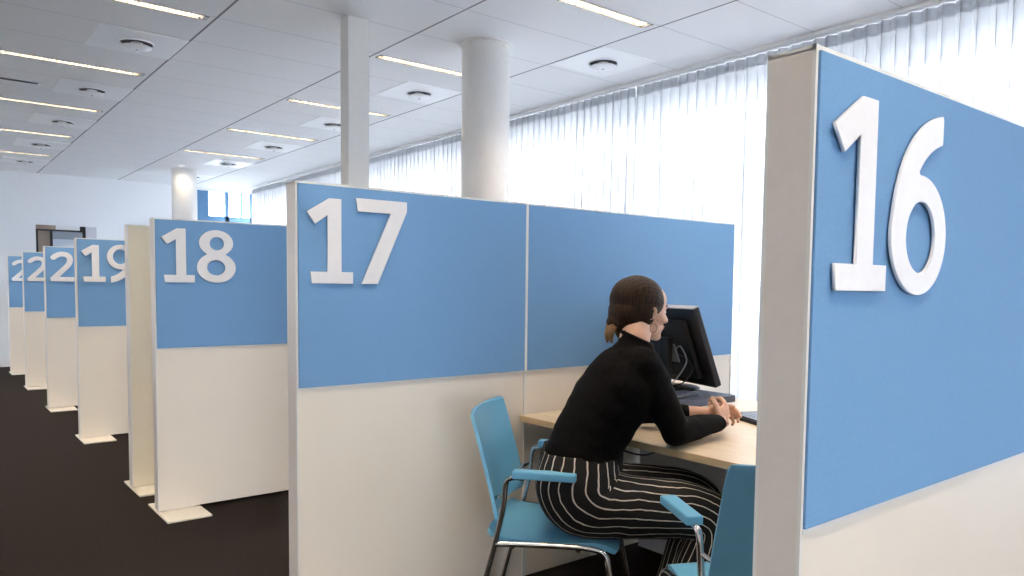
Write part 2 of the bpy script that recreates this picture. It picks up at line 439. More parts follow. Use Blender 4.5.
struct(boxobj('baseboard_far', M['paper'], (XL, YF - .012, 0, DX0, YF, .06)))
# ground outside
struct(boxobj('trim_2', M['ground'], (XL - 20, YB - 35, -.6, XW + 40, YF + 25, -.5)), 'paving outside the windows')

# columns
def column(x, y, r, label):
    t = thing('round_column', label, 'column', (x, y, 0))
    bm = B(); lathe(bm, [(r, 0), (r, HC - .001)]); obj('shaft', bm, M['column'], t, True)
    bm = B(); lathe(bm, [(r + .001, HC - .012), (r + .014, HC - .010), (r + .016, HC - .001)]); obj('collar', bm, M['column'], t, True)
column(3.146, 4.285, .166, 'white round column rising behind the blue partition numbered 17')
column(3.155, 11.73, .172, 'far white round column with a warm glow at its top, near the corner window')
t = thing('square_post', 'slim white square post in front of the round column, behind partition 17', 'post', (2.213, 4.405, 0))
boxobj('shaft', M['post'], (-.072, -.055, 0, .072, .055, HC - .001), t, bev=.004)
boxobj('base', M['post'], (-.080, -.060, 0, .080, .060, .05), t, bev=.003)

# ------------------------------------------------------------------ curtains
def curtain(y0, y1, idx, label):
    L = y1 - y0; t = thing('sheer_curtain', label, 'curtain', (XR + (idx % 2) * .012, y0, 0), 0, 'white sheer curtains along the window wall')
    rnd = random.Random(idx * 13 + 1)
    pitch = 0.085; npl = max(4, int(L / pitch)); N = npl * 10
    amp = [rnd.uniform(.55, 1.25) for _ in range(npl + 2)]; ph = [rnd.uniform(-.25, .25) for _ in range(npl + 2)]
    def sheet(z0, z1, rows, hm, name, off, drop=0):
        bm = B(); rings = []
        for j in range(rows + 1):
            z = z1 + (z0 - z1) * j / rows
            depth = (HC - z) / HC
            row = []
            for i in range(N + 1):
                u = i / N; c = u * npl; q = min(int(c), npl)
                a = amp[q] * (1 - (c - q)) + amp[min(q + 1, npl)] * (c - q); p = ph[q] * (1 - (c - q)) + ph[min(q + 1, npl)] * (c - q)
                A = (.020 + .020 * min(1, depth * 3)) * a
                x = A * math.sin(2 * PI * c + p * 2 * PI * depth) + .012 * math.sin(c * .9 + idx) * depth
                yy = u * L + .010 * math.sin(4 * PI * c) + .01 * noise.noise((c * .7, z * .8, idx))
                row.append(bm.verts.new((x + off, min(max(yy, 0), L), z)))
            rings.append(row)
        for a, b in zip(rings, rings[1:]):
            for i in range(N): bm.faces.new((a[i], a[i + 1], b[i + 1], b[i]))
        return obj(name, bm, hm, t, True)
    sheet(.03, 2.915, 14, M['sheer'], 'curtain_drape', 0)
    sheet(2.845, 2.922, 1, M['header'], 'heading_tape', -.004)
    return t
edges = [YB + .02, -1.4, .35, 2.30, 4.273, 6.25, 8.2, 10.1, 11.75, 13.13]
clab = ['sheer curtain against the back end of the window wall', 'sheer curtain behind the camera side of the room', 'sheer curtain at the right edge above partition 16',
        'sheer curtain right behind the top corner of partition 16', 'bright sheer curtain between the round column and partition 16',
        'sheer curtain seen between the square post and the round column', 'sheer curtain seen just above the left part of partition 17',
        'sheer curtain next to the far one, above partition 18', 'farthest sheer curtain beside the blue framed corner window']
for i in range(len(edges) - 1):
    curtain(edges[i], edges[i + 1] - .0005, i, clab[i])

# ------------------------------------------------------------------ ceiling fittings
# strip lights
def make_light():
    t = thing('strip_light', '', 'ceiling light', (0, 0, 0), 0, 'slim recessed strip lights')
    bm = B(); L = LLEN; W = LW; D = .055
    box(bm, 0, -W, -.003, L, -W + .004, D); box(bm, 0, W - .004, -.003, L, W, D); box(bm, 0, -W + .004, -.003, .006, W - .004, D); box(bm, L - .03, -W + .004, -.003, L, W - .004, D)
    box(bm, 0, -W, D, L, W, D + .004)
    obj('housing', bm, M['reflector'], t)
    boxobj('end_plate', M['rim'], (L - .03, -W + .003, -.004, L - .001, W - .003, -.0031), t)
    boxobj('lamp_tube', M['lamp'], (.02, -W + .008, D - .010, L - .045, W - .008, D - .004), t)
    bm = B(); lo_, hi_ = [], []
    for i in range(34):
        x = .012 + i * (L - .06) / 33
        hi_ += [(x, -W + .009), (x, W - .006), (x + .0022, W - .006), (x + .0022, -W + .009)]
    ol = [(.012, -W + .006)] + hi_ + [(.012 + L - .057, -W + .006)]
    fa = bm.faces.new([bm.verts.new((x, y, 0)) for x, y in ol])
    ex = bmesh.ops.extrude_face_region(bm, geom=[fa])
    for v in ex['geom']:
        if isinstance(v, bmesh.types.BMVert): v.co.z = .022
    obj('louver', bm, M['louver'], t)
    return t
L0 = make_light(); first = True
ords = ['nearest', 'second', 'third', 'fourth', 'fifth', 'sixth', 'seventh']
LP = []
for lx, side in zip(LX, ('outer', 'outer', 'left', 'right')):
    ys = LY
    vis = 0
    for y in ys:
        if (lx, y) not in FIX: continue
        seen = (side == 'left' and y > 4.5) or (side == 'right' and y > 3.0)
        if seen:
            lab = '%s visible strip light of the ceiling row on the %s side' % (ords[vis], side); vis += 1
        else:  # unseen fittings, added for their light
            lab = 'added unseen strip light in the ceiling above the aisle or behind the camera'
        LP.append((lx, y, lab, seen))
for x, y, lab, seen in LP:
    if first: L0.location = (x, y, HC); L0['label'] = lab; first = False
    else: dup(L0, (x, y, HC), lab)

def make_vent():
    t = thing('ceiling_diffuser', '', 'air diffuser', (0, 0, 0), 0, 'square ceiling air diffusers')
    s = .272
    bm = B()
    # plate with a round opening
    seg = 48; inner = []; outer = []
    for k in range(seg):
        a = 2 * PI * k / seg; c, q = math.cos(a), math.sin(a); m_ = s / max(abs(c), abs(q))
        inner.append((c * .112, q * .112)); outer.append((c * m_, q * m_))
    vi = [bm.verts.new((x, y_, -.004)) for x, y_ in inner]; vo = [bm.verts.new((x, y_, -.004)) for x, y_ in outer]
    vt = [bm.verts.new((x, y_, 0)) for x, y_ in outer]; vr = [bm.verts.new((x * .97, y_ * .97, -.012)) for x, y_ in inner]; vq = [bm.verts.new((x * .90, y_ * .90, -.001)) for x, y_ in inner]
    for k in range(seg):
        j = (k + 1) % seg
        bm.faces.new((vo[k], vo[j], vt[j], vt[k])); bm.faces.new((vi[k], vi[j], vo[j], vo[k]))
        bm.faces.new((vr[k], vr[j], vi[j], vi[k])); bm.faces.new((vq[k], vq[j], vr[j], vr[k]))
    obj('plate', bm, M['vent_white'], t)
    bm = B(); lathe(bm, [(.104, -.0015), (.104, -.003)]); obj('opening', bm, M['vent_dark'], t, True)
    bm = B(); lathe(bm, [(.04, -.004), (.04, -.018), (.092, -.028), (.095, -.033), (.090, -.037), (.02, -.046)]); obj('disc', bm, M['vent_white'], t, True)
    bm = B(); lathe(bm, [(.009, -.040), (.009, -.052)], seg=12); obj('screw', bm, M['chrome'], t, True)
    return t
V0 = make_vent(); first = True
VP = []
for side, x in (('left', 1.262), ('right', 3.475)):
    ys = [5.80 + 1.66 * k for k in range(0, 5)] if side == 'left' else [5.70 + 1.68 * k for k in range(0, 5)]
    for i, y in enumerate(ys):
        VP.append((x, y, '%s air diffuser of the ceiling row on the %s' % (ords[i], 'left' if side == 'left' else 'right, left of the round column')))
VP.append((4.043, 4.045, 'square air diffuser nearest the curtains, right of the round column'))
for x, y, lab in VP:
    if first: V0.location = (x, y, HC); V0['label'] = lab; first = False
    else: dup(V0, (x, y, HC), lab)
# narrow slot at the left edge
t = thing('slot_vent', 'narrow dark slot vent in the ceiling at the left edge of the picture', 'air vent', (.05, 7.51, HC))
bm = B(); box(bm, 0, -.055, -.006, .84, -.040, 0); box(bm, 0, .040, -.006, .84, .055, 0); box(bm, .82, -.055, -.006, .84, .055, 0); box(bm, 0, -.055, -.006, .02, .055, 0)
obj('frame', bm, M['vent_white'], t); boxobj('slot', M['vent_dark'], (.02, -.040, -.003, .82, .040, -.001), t)
# small spot washing the far column
t = thing('ceiling_spotlight', 'small round ceiling spot shining down the far column', 'ceiling light', (3.02, 11.36, HC))
bm = B(); lathe(bm, [(.045, 0), (.045, -.008), (.034, -.010), (.032, -.003)]); obj('ring', bm, M['vent_white'], t, True)
bm = B(); lathe(bm, [(.030, -.002), (.030, -.004)], seg=24); obj('bulb', bm, mat('spot_bulb', (.9, .85, .75), .5, emit=(1, .85, .6), estr=1.2), t)
ld = bpy.data.lights.new('spot_beam', 'SPOT'); ld.energy = SPOT_W; ld.color = (1, .82, .58); ld.spot_size = 2.2; ld.spot_blend = .8; ld.shadow_soft_size = .03
lo = bpy.data.objects.new('spot_beam', ld); C.objects.link(lo); lo.parent = t; lo.location = (0, 0, -.02)
lo.rotation_euler = (math.radians(18), 0, 0)

# ------------------------------------------------------------------ digits (drawn as distance fields, traced, extruded)
def sd_poly(px, py, V):
    n_ = len(V); d = 1e9; s = 1.0; j = n_ - 1
    for i in range(n_):
        ex, ey = V[j][0] - V[i][0], V[j][1] - V[i][1]; wx, wy = px - V[i][0], py - V[i][1]
        t_ = max(0, min(1, (wx * ex + wy * ey) / (ex * ex + ey * ey))); bx_, by_ = wx - ex * t_, wy - ey * t_
        d = min(d, bx_ * bx_ + by_ * by_)
        c1, c2, c3 = py >= V[i][1], py < V[j][1], ex * wy > ey * wx
        if (c1 and c2 and c3) or (not c1 and not c2 and not c3): s = -s
        j = i
    return s * math.sqrt(d)
def sd_ell(px, py, cx, cy, rx, ry):
    k = math.hypot((px - cx) / rx, (py - cy) / ry); return (k - 1) * min(rx, ry)
def sd_stroke(px, py, V, wds):
    d = 1e9
    for i in range(len(V) - 1):
        ax, ay = V[i]; ex, ey = V[i + 1][0] - ax, V[i + 1][1] - ay
        t_ = max(0, min(1, ((px - ax) * ex + (py - ay) * ey) / (ex * ex + ey * ey)))
        d = min(d, math.hypot(px - ax - ex * t_, py - ay - ey * t_) - (wds[i] * (1 - t_) + wds[i + 1] * t_))
    return d
def bez(p0, p1, p2, p3, n_=14):
    return [tuple((1 - t) ** 3 * a + 3 * (1 - t) ** 2 * t * b + 3 * (1 - t) * t * t * c + t ** 3 * d for a, b, c, d in zip(p0, p1, p2, p3)) for t in [i / n_ for i in range(n_ + 1)]]
def lerp_list(a, b, n_): return [a + (b - a) * i / (n_ - 1) for i in range(n_)]
G1 = [(0, .83), (.275, 1.0), (.43, 1.0), (.43, .14), (.58, .14), (.58, 0), (.055, 0), (.04, .14), (.255, .14), (.255, .80), (.10, .695)]
G7 = [(0, 1), (.70, 1), (.70, .88), (.29, 0), (.065, 0), (.47, .845), (.02, .845)]
six_st = bez((.70, .93), (.36, .90), (.11, .66), (.105, .33), 18)
two_a = bez((.09, .80), (.22, .94), (.33, .925), (.36, .92), 8) + bez((.36, .92), (.58, .91), (.56, .66), (.46, .53), 12)[1:] + bez((.46, .53), (.34, .38), (.22, .26), (.09, .10), 8)[1:]
def f1(x, y): return sd_poly(x, y, G1)
def f7(x, y): return sd_poly(x, y, G7)
def f6(x, y):
    ring = max(sd_ell(x, y, .365, .325, .365, .325), -sd_ell(x, y, .38, .315, .195, .195))
    st = max(sd_stroke(x, y, six_st, lerp_list(.078, .095, len(six_st))), x - .635, y - 1.0)
    hole = sd_ell(x, y, .38, .315, .195, .195)
    return min(ring, max(st, -hole))
def f9(x, y): return f6(.73 - x, 1 - y)
def f8(x, y):
    up = sd_ell(x, y, .36, .755, .315, .245); lo_ = sd_ell(x, y, .36, .285, .36, .285)
    body = min(up, lo_, sd_poly(x, y, [(.17, .44), (.17, .60), (.55, .60), (.55, .44)]) + .02)
    h1 = sd_ell(x, y, .37, .745, .135, .125); h2 = sd_ell(x, y, .355, .285, .17, .145)
    return max(body, -h1, -h2)
def f2(x, y):
    x = x * .64 / .70
    st = sd_stroke(x, y, two_a, [.078] * len(two_a)); st = max(st, -y)
    bar = sd_poly(x, y, [(0, 0), (.64, 0), (.64, .15), (.0, .15)])
    return min(st, bar)
def f0(x, y):
    return max(sd_ell(x, y, .36, .5, .36, .5), -sd_ell(x, y, .36, .5, .18, .355))
GL = {'1': (f1, .58), '7': (f7, .70), '6': (f6, .73), '9': (f9, .73), '8': (f8, .72), '2': (f2, .70), '0': (f0, .72)}

def trace(fn, x1, res=.022):
    nx = int((x1 + .16) / res); ny = int(1.16 / res)
    g = [[fn(-.08 + i * res, -.08 + j * res) - .001234 for i in range(nx + 1)] for j in range(ny + 1)]
    nxt = {}; pos = {}
    def key(i, j, e):  # e 0: horizontal edge from (i,j), 1: vertical
        if (i, j, e) not in pos:
            a = g[j][i]; b_ = g[j][i + 1] if e == 0 else g[j + 1][i]; t_ = a / (a - b_)
            pos[(i, j, e)] = (-.08 + (i + (t_ if e == 0 else 0)) * res, -.08 + (j + (t_ if e == 1 else 0)) * res)
        return (i, j, e)
    adj = {}
    for j in range(ny):
        for i in range(nx):
            v = [g[j][i] < 0, g[j][i + 1] < 0, g[j + 1][i + 1] < 0, g[j + 1][i] < 0]
            es = []
            if v[0] != v[1]: es.append(key(i, j, 0))
            if v[1] != v[2]: es.append(key(i + 1, j, 1))
            if v[2] != v[3]: es.append(key(i, j + 1, 0))
            if v[3] != v[0]: es.append(key(i, j, 1))
            for a, b_ in ([(es[0], es[1])] if len(es) == 2 else [(es[0], es[1]), (es[2], es[3])] if len(es) == 4 else []):
                adj.setdefault(a, []).append(b_); adj.setdefault(b_, []).append(a)
    loops = []; seen = set()
    for s_ in adj:
        if s_ in seen: continue
        lp = [s_]; seen.add(s_); cur = s_
        while True:
            nx_ = [q for q in adj[cur] if q not in seen]
            if not nx_: break
            cur = nx_[0]; seen.add(cur); lp.append(cur)
        loops.append([pos[q] for q in lp])
    return loops

def digit_mesh(ch):
    fn, wd = GL[ch]; hh = .30
    if ch == '1': loops = [G1]
    elif ch == '7': loops = [G7]
    else: loops = trace(fn, wd)
    cu = bpy.data.curves.new('digit', 'CURVE'); cu.dimensions = '2D'; cu.fill_mode = 'BOTH'; cu.extrude = .0018; cu.bevel_depth = .0012; cu.bevel_resolution = 1; cu.offset = -.0012
    for lp in loops:
        sp = cu.splines.new('POLY'); sp.points.add(len(lp) - 1); sp.use_cyclic_u = True
        for p, (x, y) in zip(sp.points, lp): p.co = (x * hh, y * hh, 0, 1)
    o = bpy.data.objects.new('digit_src', cu); C.objects.link(o)
    dg = bpy.context.evaluated_depsgraph_get(); dg.update()
    me = bpy.data.meshes.new_from_object(o.evaluated_get(dg), depsgraph=dg)
    bpy.data.objects.remove(o)
    if ch in '69': me.transform(Matrix.Translation((0, -.006, 0)) @ Matrix.Diagonal((.95, 1.05, 1, 1)))
    if ch == '7': me.transform(Matrix.Diagonal((1, 1.03, 1, 1)))
    me.transform(Matrix.Rotation(PI / 2, 4, 'X')); me.name = 'digit_' + ch
    me.materials.clear(); me.materials.append(M['digit'])
    return me
DM = {ch: digit_mesh(ch) for ch in '1678920'}

# ------------------------------------------------------------------ partitions
PX, PT, PH, PB, SEAM, PL = 1.037, .078, 1.65, .931, 1.032, 2.512
def partition(y, number, label, L=PL, back_blue=True, seam=SEAM, plain=False):
    t = thing('partition', label, 'partition', (PX, y, 0), 0, 'office booth partitions in a row')
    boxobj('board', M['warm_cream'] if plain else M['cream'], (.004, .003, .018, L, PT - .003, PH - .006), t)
    # edge posts and caps
    boxobj('end_cap', M['endcap'], (0, .004, .018, .005, PT - .004, PH - .004), t, bev=.001)
    bm = B(); box(bm, 0, -.001, .018, .006, .005, PH); box(bm, 0, PT - .005, .018, .006, PT + .001, PH)
    box(bm, 0, 0, PH - .007, L, PT, PH); box(bm, L - .006, -.001, .018, L, .005, PH); box(bm, L - .006, PT - .005, .018, L, PT + .001, PH)
    if seam: box(bm, seam - .007, -.003, .018, seam + .007, .003, PH - .005); box(bm, seam - .007, PT - .003, .018, seam + .007, PT + .003, PH - .005)
    if not plain: box(bm, 0.004, -.0025, PB - .007, L - .004, .002, PB)
    obj('edge_trim', bm, M['trim'], t)
    if not plain:
        spans = [(.008, seam - .007), (seam + .007, L - .008)] if seam else [(.008, L - .008)]
        for a, b_ in spans:
            boxobj('fabric_panel', M['blue'], (a, -.0045, PB, b_, .003, PH - .008), t, bev=.0015)
            boxobj('fabric_panel', M['blue'], (a, PT - .003, PB, b_, PT + .0045, PH - .008), t, bev=.0015)
    # foot plates
    boxobj('foot_plate', M['foot'], (-.003, -.207, 0, .230, .222, .010), t, bev=.0015)
    boxobj('foot_plate', M['foot'], (L - .13, -.15, 0, L - .05, .222, .010), t, bev=.0015)
    bm = B(); box(bm, .03, .012, .008, .20, PT - .012, .020); box(bm, L - .12, .012, .008, L - .06, PT - .012, .020); obj('foot_bracket', bm, M['foot'], t)
    xs = (.036, .223)
    if number:
        for ch, x in zip(number, xs):
            x2 = .047 if ch == '2' and x == xs[0] else (.275 if number[0] == '2' else x)
            o = bpy.data.objects.new('digit', DM[ch]); C.objects.link(o); o.parent = t; o.location = (x2, -.0115, 1.292 if number == '16' else 1.297)
            o['label'] = 'white raised numeral %s' % ch
    return t
partition(.604, '16', 'large blue and cream partition numbered 16 at the right')
partition(2.512, '17', 'blue and cream double-width partition numbered 17 in the middle')
partition(4.4696, '18', 'blue and cream partition numbered 18 with its base plate showing')
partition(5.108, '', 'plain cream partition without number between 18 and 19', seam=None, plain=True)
partition(6.987, '19', 'blue and cream partition numbered 19')
partition(8.848, '20', 'blue and cream partition just left of number 19, showing a 2', L=2.2)
partition(10.77, '21', 'blue and cream partition second from the far left, showing a 2', L=2.2)
partition(12.612, '22', 'farthest blue and cream partition at the left edge, showing a 2', L=2.2)

# ------------------------------------------------------------------ desk
t = thing('desk', 'maple topped counter desk between partitions 16 and 17', 'desk', (2.03, .70, 0))
DL = 1.795
bm = B(); box(bm, 0, 0, .716, 1.22, DL, .741); obj('desk_top', bm, M['maple'], t)
boxobj('front_edge', M['edge_wood'], (-.003, 0, .716, .0005, DL, .7405), t)
boxobj('modesty_panel', M['modesty'], (.76, .01, .012, .785, DL - .005, .716), t)
for yy in (.05, DL - .10):
    bm = B(); box(bm, .80, yy, .0, .85, yy + .04, .716, bev=.004); obj('leg', bm, M['grey'], t)
    bm = B(); box(bm, 1.13, yy, .0, 1.18, yy + .04, .716, bev=.004); obj('leg', bm, M['grey'], t)
bm = B(); tube(bm, smooth_path([(.12, 1.36, .715), (.10, 1.30, .67), (.14, 1.22, .655), (.17, 1.15, .68), (.22, 1.08, .665), (.26, 1.02, .715)], 8), .0035, 8); obj('cable', bm, M['black'], t, True)

# ------------------------------------------------------------------ things on the desk
Z = .741
t = thing('monitor_riser', 'dark slate monitor riser shelf under the monitor', 'monitor stand', (2.36, 1.95, Z))
boxobj('shelf', M['navy'], (0, 0, .060, .435, .455, .092), t, bev=.004)
for x in (.03, .36):
    for yy in (.03, .29):
        bm = B(); lathe(bm, [(.026, 0), (.028, .01), (.026, .061)], cx=x + .02, cy=yy + .02, seg=24); obj('leg', bm, M['grey'], t, True)
ZR = Z + .092
# monitor seen from behind: normal of its screen points away from the sitter's side
mon = thing('computer_monitor', 'black flat monitor seen from behind on the riser, tilted back', 'monitor', (2.79, 2.235, ZR), math.radians(-15))
Wm, Hm = .43, .372
tilt = Matrix.Translation((0.04, 0, .03)) @ Matrix.Rotation(math.radians(-21), 4, 'Y')
def tbox(name, m, d, bev=.003):
    bm = B(); box(bm, *d, bev=bev); bm.transform(tilt); return obj(name, bm, m, mon)
tbox('housing', M['black'], (-.022, -Wm / 2, .0, .012, Wm / 2, Hm), .006)
tbox('rear_bulge', M['black_matt'], (-.050, -.150, .04, -.020, .150, Hm - .05), .012)
tbox('top_strip', M['silver'], (-.022, -Wm / 2 + .004, Hm - .001, .012, Wm / 2 - .004, Hm + .004), .001)
tbox('screen', M['black'], (.012, -Wm / 2 + .015, .02, .0135, Wm / 2 - .015, Hm - .015), 0)
tbox('mount_plate', M['grey'], (-.056, -.045, .12, -.049, .045, .21), .002)
bm = B(); box(bm, -.115, -.035, .008, -.085, .035, .235, bev=.008); box(bm, -.10, -.03, .185, -.045, .03, .225, bev=.005); obj('stand_neck', bm, M['black_matt'], mon)
bm = B(); lathe(bm, [(.125, 0), (.125, .006), (.115, .012), (.03, .016)], cx=-.06); obj('stand_base', bm, M['black'], mon, True)
bm = B(); tube(bm, smooth_path([(-.07, -.06, .16), (-.085, -.13, .15), (-.065, -.155, .10), (-.09, -.13, .045), (-.11, -.08, .02)], 8), .003, 8); obj('cable', bm, M['black'], mon, True)
bm = B(); tube(bm, smooth_path([(-.075, -.05, .19), (-.10, -.115, .20), (-.09, -.145, .14), (-.105, -.11, .07), (-.12, -.06, .02)], 8), .0028, 8); obj('cable', bm, M['grey'], mon, True)

def keyboard(name, label, loc, rz, L, W, rows, cols):
    k = thing(name, label, 'keyboard', loc, rz)
    boxobj('base', M['black'], (0, 0, 0, L, W, .014), k, bev=.003)
    bm = B()
    dx = (L - .016) / cols; dy = (W - .016) / rows
    for r_ in range(rows):
        for c_ in range(cols):
            box(bm, .008 + c_ * dx + .0015, .008 + r_ * dy + .0015, .013, .008 + (c_ + 1) * dx - .0015, .008 + (r_ + 1) * dy - .0015, .020)
    obj('keys', bm, M['navy'], k)
    return k
keyboard('desk_keyboard', 'black keyboard on the maple desk beside her hands', (2.715, 1.500, Z), math.radians(67.5), .43, .150, 6, 20)
keyboard('compact_keyboard', 'small flat black keyboard lying on the riser below the monitor', (2.42, 1.99, ZR), math.radians(6), .20, .08, 4, 9)
m_ = thing('computer_mouse', 'black mouse in front of the riser by her hands', 'mouse', (2.62, 1.935, Z), math.radians(205))
bm = B(); ellipsoid(bm, (0, 0, .016), (.052, .031, .021)); bmesh.ops.bisect_plane(bm, geom=bm.verts[:] + bm.edges[:] + bm.faces[:], plane_co=(0, 0, .001), plane_no=(0, 0, -1), clear_outer=True); obj('shell', bm, M['black'], m_, True)
bm = B(); tube(bm, [(-.02, 0, .026), (-.02, 0, .036)], .004, 10); obj('wheel', bm, M['grey'], m_, True)
bm = B(); tube(bm, smooth_path([(.05, 0, .012), (.10, .01, .004), (.17, -.01, .004), (.22, .03, .004), (.25, .02, .004)], 6), .002, 8); obj('cable', bm, M['black'], m_, True)
p = boxobj('paper_sheet', M['paper'], (2.46, 1.90, Z, 2.66, 1.978, Z + .004)); tag(p, 'white paper lying under the front of the riser', 'paper')
cr = thing('card_reader', 'small white card reader left on the riser behind her shoulder', 'card reader', (2.46, 2.16, ZR), .4)
bm = B(); box(bm, -.035, -.025, 0, .035, .025, .018, bev=.004); obj('body', bm, M['paper'], cr)
boxobj('card_slot', M['black'], (-.025, -.0265, .008, .025, -.0240, .012), cr)

# ------------------------------------------------------------------ chairs (face local +X)
def rounded_shell(bm, fn, nu, nv, th, offs):
    """fn(u,v)->Vector on the mid surface, u,v in 0..1; solid sheet of thickness th, offs = normal"""
    def pt(u, v): return fn(u, v)
    g = [[None] * (nv + 1) for _ in range(nu + 1)]; h = [[None] * (nv + 1) for _ in range(nu + 1)]
    e = .01
    for i in range(nu + 1):
        for j in range(nv + 1):
            u, v = .5 - .5 * math.cos(PI * i / nu), j / nv
            p = pt(u, v)
            du = pt(min(1, u + e), v) - pt(max(0, u - e), v); dv = pt(u, min(1, v + e)) - pt(u, max(0, v - e))
            nn = du.cross(dv).normalized()
            g[i][j] = bm.verts.new(p + nn * th / 2); h[i][j] = bm.verts.new(p - nn * th / 2)
    for i in range(nu):
        for j in range(nv):
            bm.faces.new((g[i][j], g[i + 1][j], g[i + 1][j + 1], g[i][j + 1])); bm.faces.new((h[i][j], h[i][j + 1], h[i + 1][j + 1], h[i + 1][j]))
    for i in range(nu):
        bm.faces.new((g[i][0], h[i][0], h[i + 1][0], g[i + 1][0])); bm.faces.new((g[i][nv], g[i + 1][nv], h[i + 1][nv], h[i][nv]))
    for j in range(nv):
        bm.faces.new((g[0][j], g[0][j + 1], h[0][j + 1], h[0][j])); bm.faces.new((g[nu][j], h[nu][j], h[nu][j + 1], g[nu][j + 1]))

def sq(u, k=4.0):  # superellipse width factor: 1 in the middle, falls at both ends
    t_ = abs(2 * u - 1); return (1 - t_ ** k) ** (1 / k)

def make_chair(label, loc, rz):
    t = thing('armchair', label, 'chair', loc, rz, 'light blue plastic armchairs with chrome legs')
    bm = B()
    def seat(u, v):   # u back->front, v side
        x = -.215 + .44 * u; hw = .215 * (.76 + .24 * sq(.5 + .5 * (2 * u - 1), 5)) ; yv = (2 * v - 1)
        z = .450 - .012 * math.sin(PI * min(1, u * 1.15)) - .004 * yv * yv - (.03 * max(0, (u - .8) / .2) ** 2) + (.018 * max(0, (.15 - u) / .15) ** 2)
        return Vector((x, yv * hw, z))
    rounded_shell(bm, seat, 26, 16, .016, 1); obj('seat', bm, M['plastic'], t, True)
    bm = B()
    def back(u, v):   # u bottom->top
        yv = 2 * v - 1; z = .510 + .350 * u
        hw = .242 * (.90 + .10 * sq(.5 + .5 * (2 * u - 1), 9)) - .010 * u
        x = -.172 - .090 * u ** 1.15 - .034 * (1 - yv * yv)
        return Vector((x, yv * hw, z))
    rounded_shell(bm, back, 26, 16, .012, 1); obj('backrest', bm, M['plastic'], t, True)
    for s in (-1, 1):
        # rear leg running up to the arm bracket
        bm = B(); tube(bm, smooth_path([(-.285, .245 * s, .0), (-.232, .245 * s, .22), (-.178, .245 * s, .43), (-.150, .247 * s, .55), (-.140, .250 * s, .640), (-.120, .252 * s, .662), (-.08, .253 * s, .664)], 8), .0095, 10)
        obj('rear_leg', bm, M['chrome'], t, True)
        # front leg and side rail
        bm = B(); tube(bm, smooth_path([(.275, .235 * s, .0), (.238, .235 * s, .20), (.205, .232 * s, .36), (.188, .225 * s, .418), (.13, .222 * s, .434), (0, .222 * s, .434), (-.12, .235 * s, .434), (-.176, .245 * s, .434)], 8), .010, 10, flat=1.0)
        obj('front_leg', bm, M['chrome'], t, True)
        # brace behind the back
        bm = B(); tube(bm, smooth_path([(-.147, .247 * s, .60), (-.17, .232 * s, .590), (-.192, .200 * s, .575)], 6), .007, 8); obj('back_bracket', bm, M['chrome'], t, True)
        # arm pad
        bm = B(); box(bm, -.115, .253 * s - .024, .664, .095, .253 * s + .024, .690, bev=.005, seg=2)
        obj('arm_pad', bm, M['plastic'], t)
        for x in (-.285, .275):
            bm = B(); lathe(bm, [(.013, 0), (.013, .014), (.010, .018)], cx=x, cy=.240 * s, seg=12); obj('foot_cap', bm, M['black'], t, True)
    bm = B(); tube(bm, [(.10, -.222, .426), (.10, .222, .426)], .009, 10); tube(bm, [(-.12, -.235, .426), (-.12, .235, .426)], .009, 10); obj('cross_bar', bm, M['chrome'], t, True)
    bm = B(); box(bm, -.10, -.11, .418, .08, .11, .442, bev=.004); obj('under_plate', bm, M['grey'], t)
    return t
make_chair('light blue armchair the woman is sitting on, beside partition 17', (1.800, 1.992, 0), math.radians(-50))
make_chair('empty dark-backed blue armchair close behind partition 16', (1.885, 1.21, 0), math.radians(60))

# ------------------------------------------------------------------ the woman
F = Vector((.743, -.669, 0)); Lf = Vector((.669, .743, 0)); UP = Vector((0, 0, 1)); G = Vector((1.774, 1.912, 0))
def W(s, l, z): return G + F * s + Lf * l + UP * z
person = thing('person', 'woman in a black sweater and pinstriped trousers sitting at the desk, leaning on it', 'person', (1.774, 1.912, 0))
PO = -Vector((1.774, 1.912, 0))
def place(o): o.data.transform(Matrix.Translation(PO)); o.parent = person; return o

def loft(bm, secs, seg=40, uvn=None, cap=True):
    """secs: (centre, axisA, axisB, ra, rb); returns rings"""
    uvl = (bm.loops.layers.uv.get('UVMap') or bm.loops.layers.uv.new('UVMap')) if uvn else None
    rings = []
    for c, A, Bx, ra, rb in secs:
        rings.append([bm.verts.new(c + A * (math.cos(2 * PI * k / seg) * ra) + Bx * (math.sin(2 * PI * k / seg) * rb)) for k in range(seg)])
    for i, (a, b_) in enumerate(zip(rings, rings[1:])):
        for k in range(seg):
            f = bm.faces.new((a[k], a[(k + 1) % seg], b_[(k + 1) % seg], b_[k]))
            if uvn:
                us = (k, k + 1, k + 1, k)
                for lp, uu, vv in zip(f.loops, us, (i, i, i + 1, i + 1)): lp[uvl].uv = (uu / seg * uvn, vv / len(rings))
    if cap: bm.faces.new(rings[0][::-1]); bm.faces.new(rings[-1])
    return rings

def interp_secs(keys, n=5):
    """Catmull interpolation of key rows of floats"""
    out = []
    for i in range(len(keys) - 1):
        k0, k1, k2, k3 = keys[max(0, i - 1)], keys[i], keys[i + 1], keys[min(len(keys) - 1, i + 2)]
        for j in range(n):
            t_ = j / n
            out.append([0.5 * (2 * b_ + (-a + c) * t_ + (2 * a - 5 * b_ + 4 * c - d) * t_ ** 2 + (-a + 3 * b_ - 3 * c + d) * t_ ** 3) for a, b_, c, d in zip(k0, k1, k2, k3)])
    out.append(list(keys[-1])); return out

# key joints
SH_R = Vector((1.885, 1.680, 1.030)); EL_R = Vector((2.050, 1.668, .800)); WR_R = Vector((2.335, 1.697, .795))
SH_L = Vector((2.060, 1.905, 1.045)); EL_L = Vector((2.235, 2.010, .800)); WR_L = Vector((2.372, 1.790, .815))
HEAD = Vector((2.005, 1.794, 1.214))

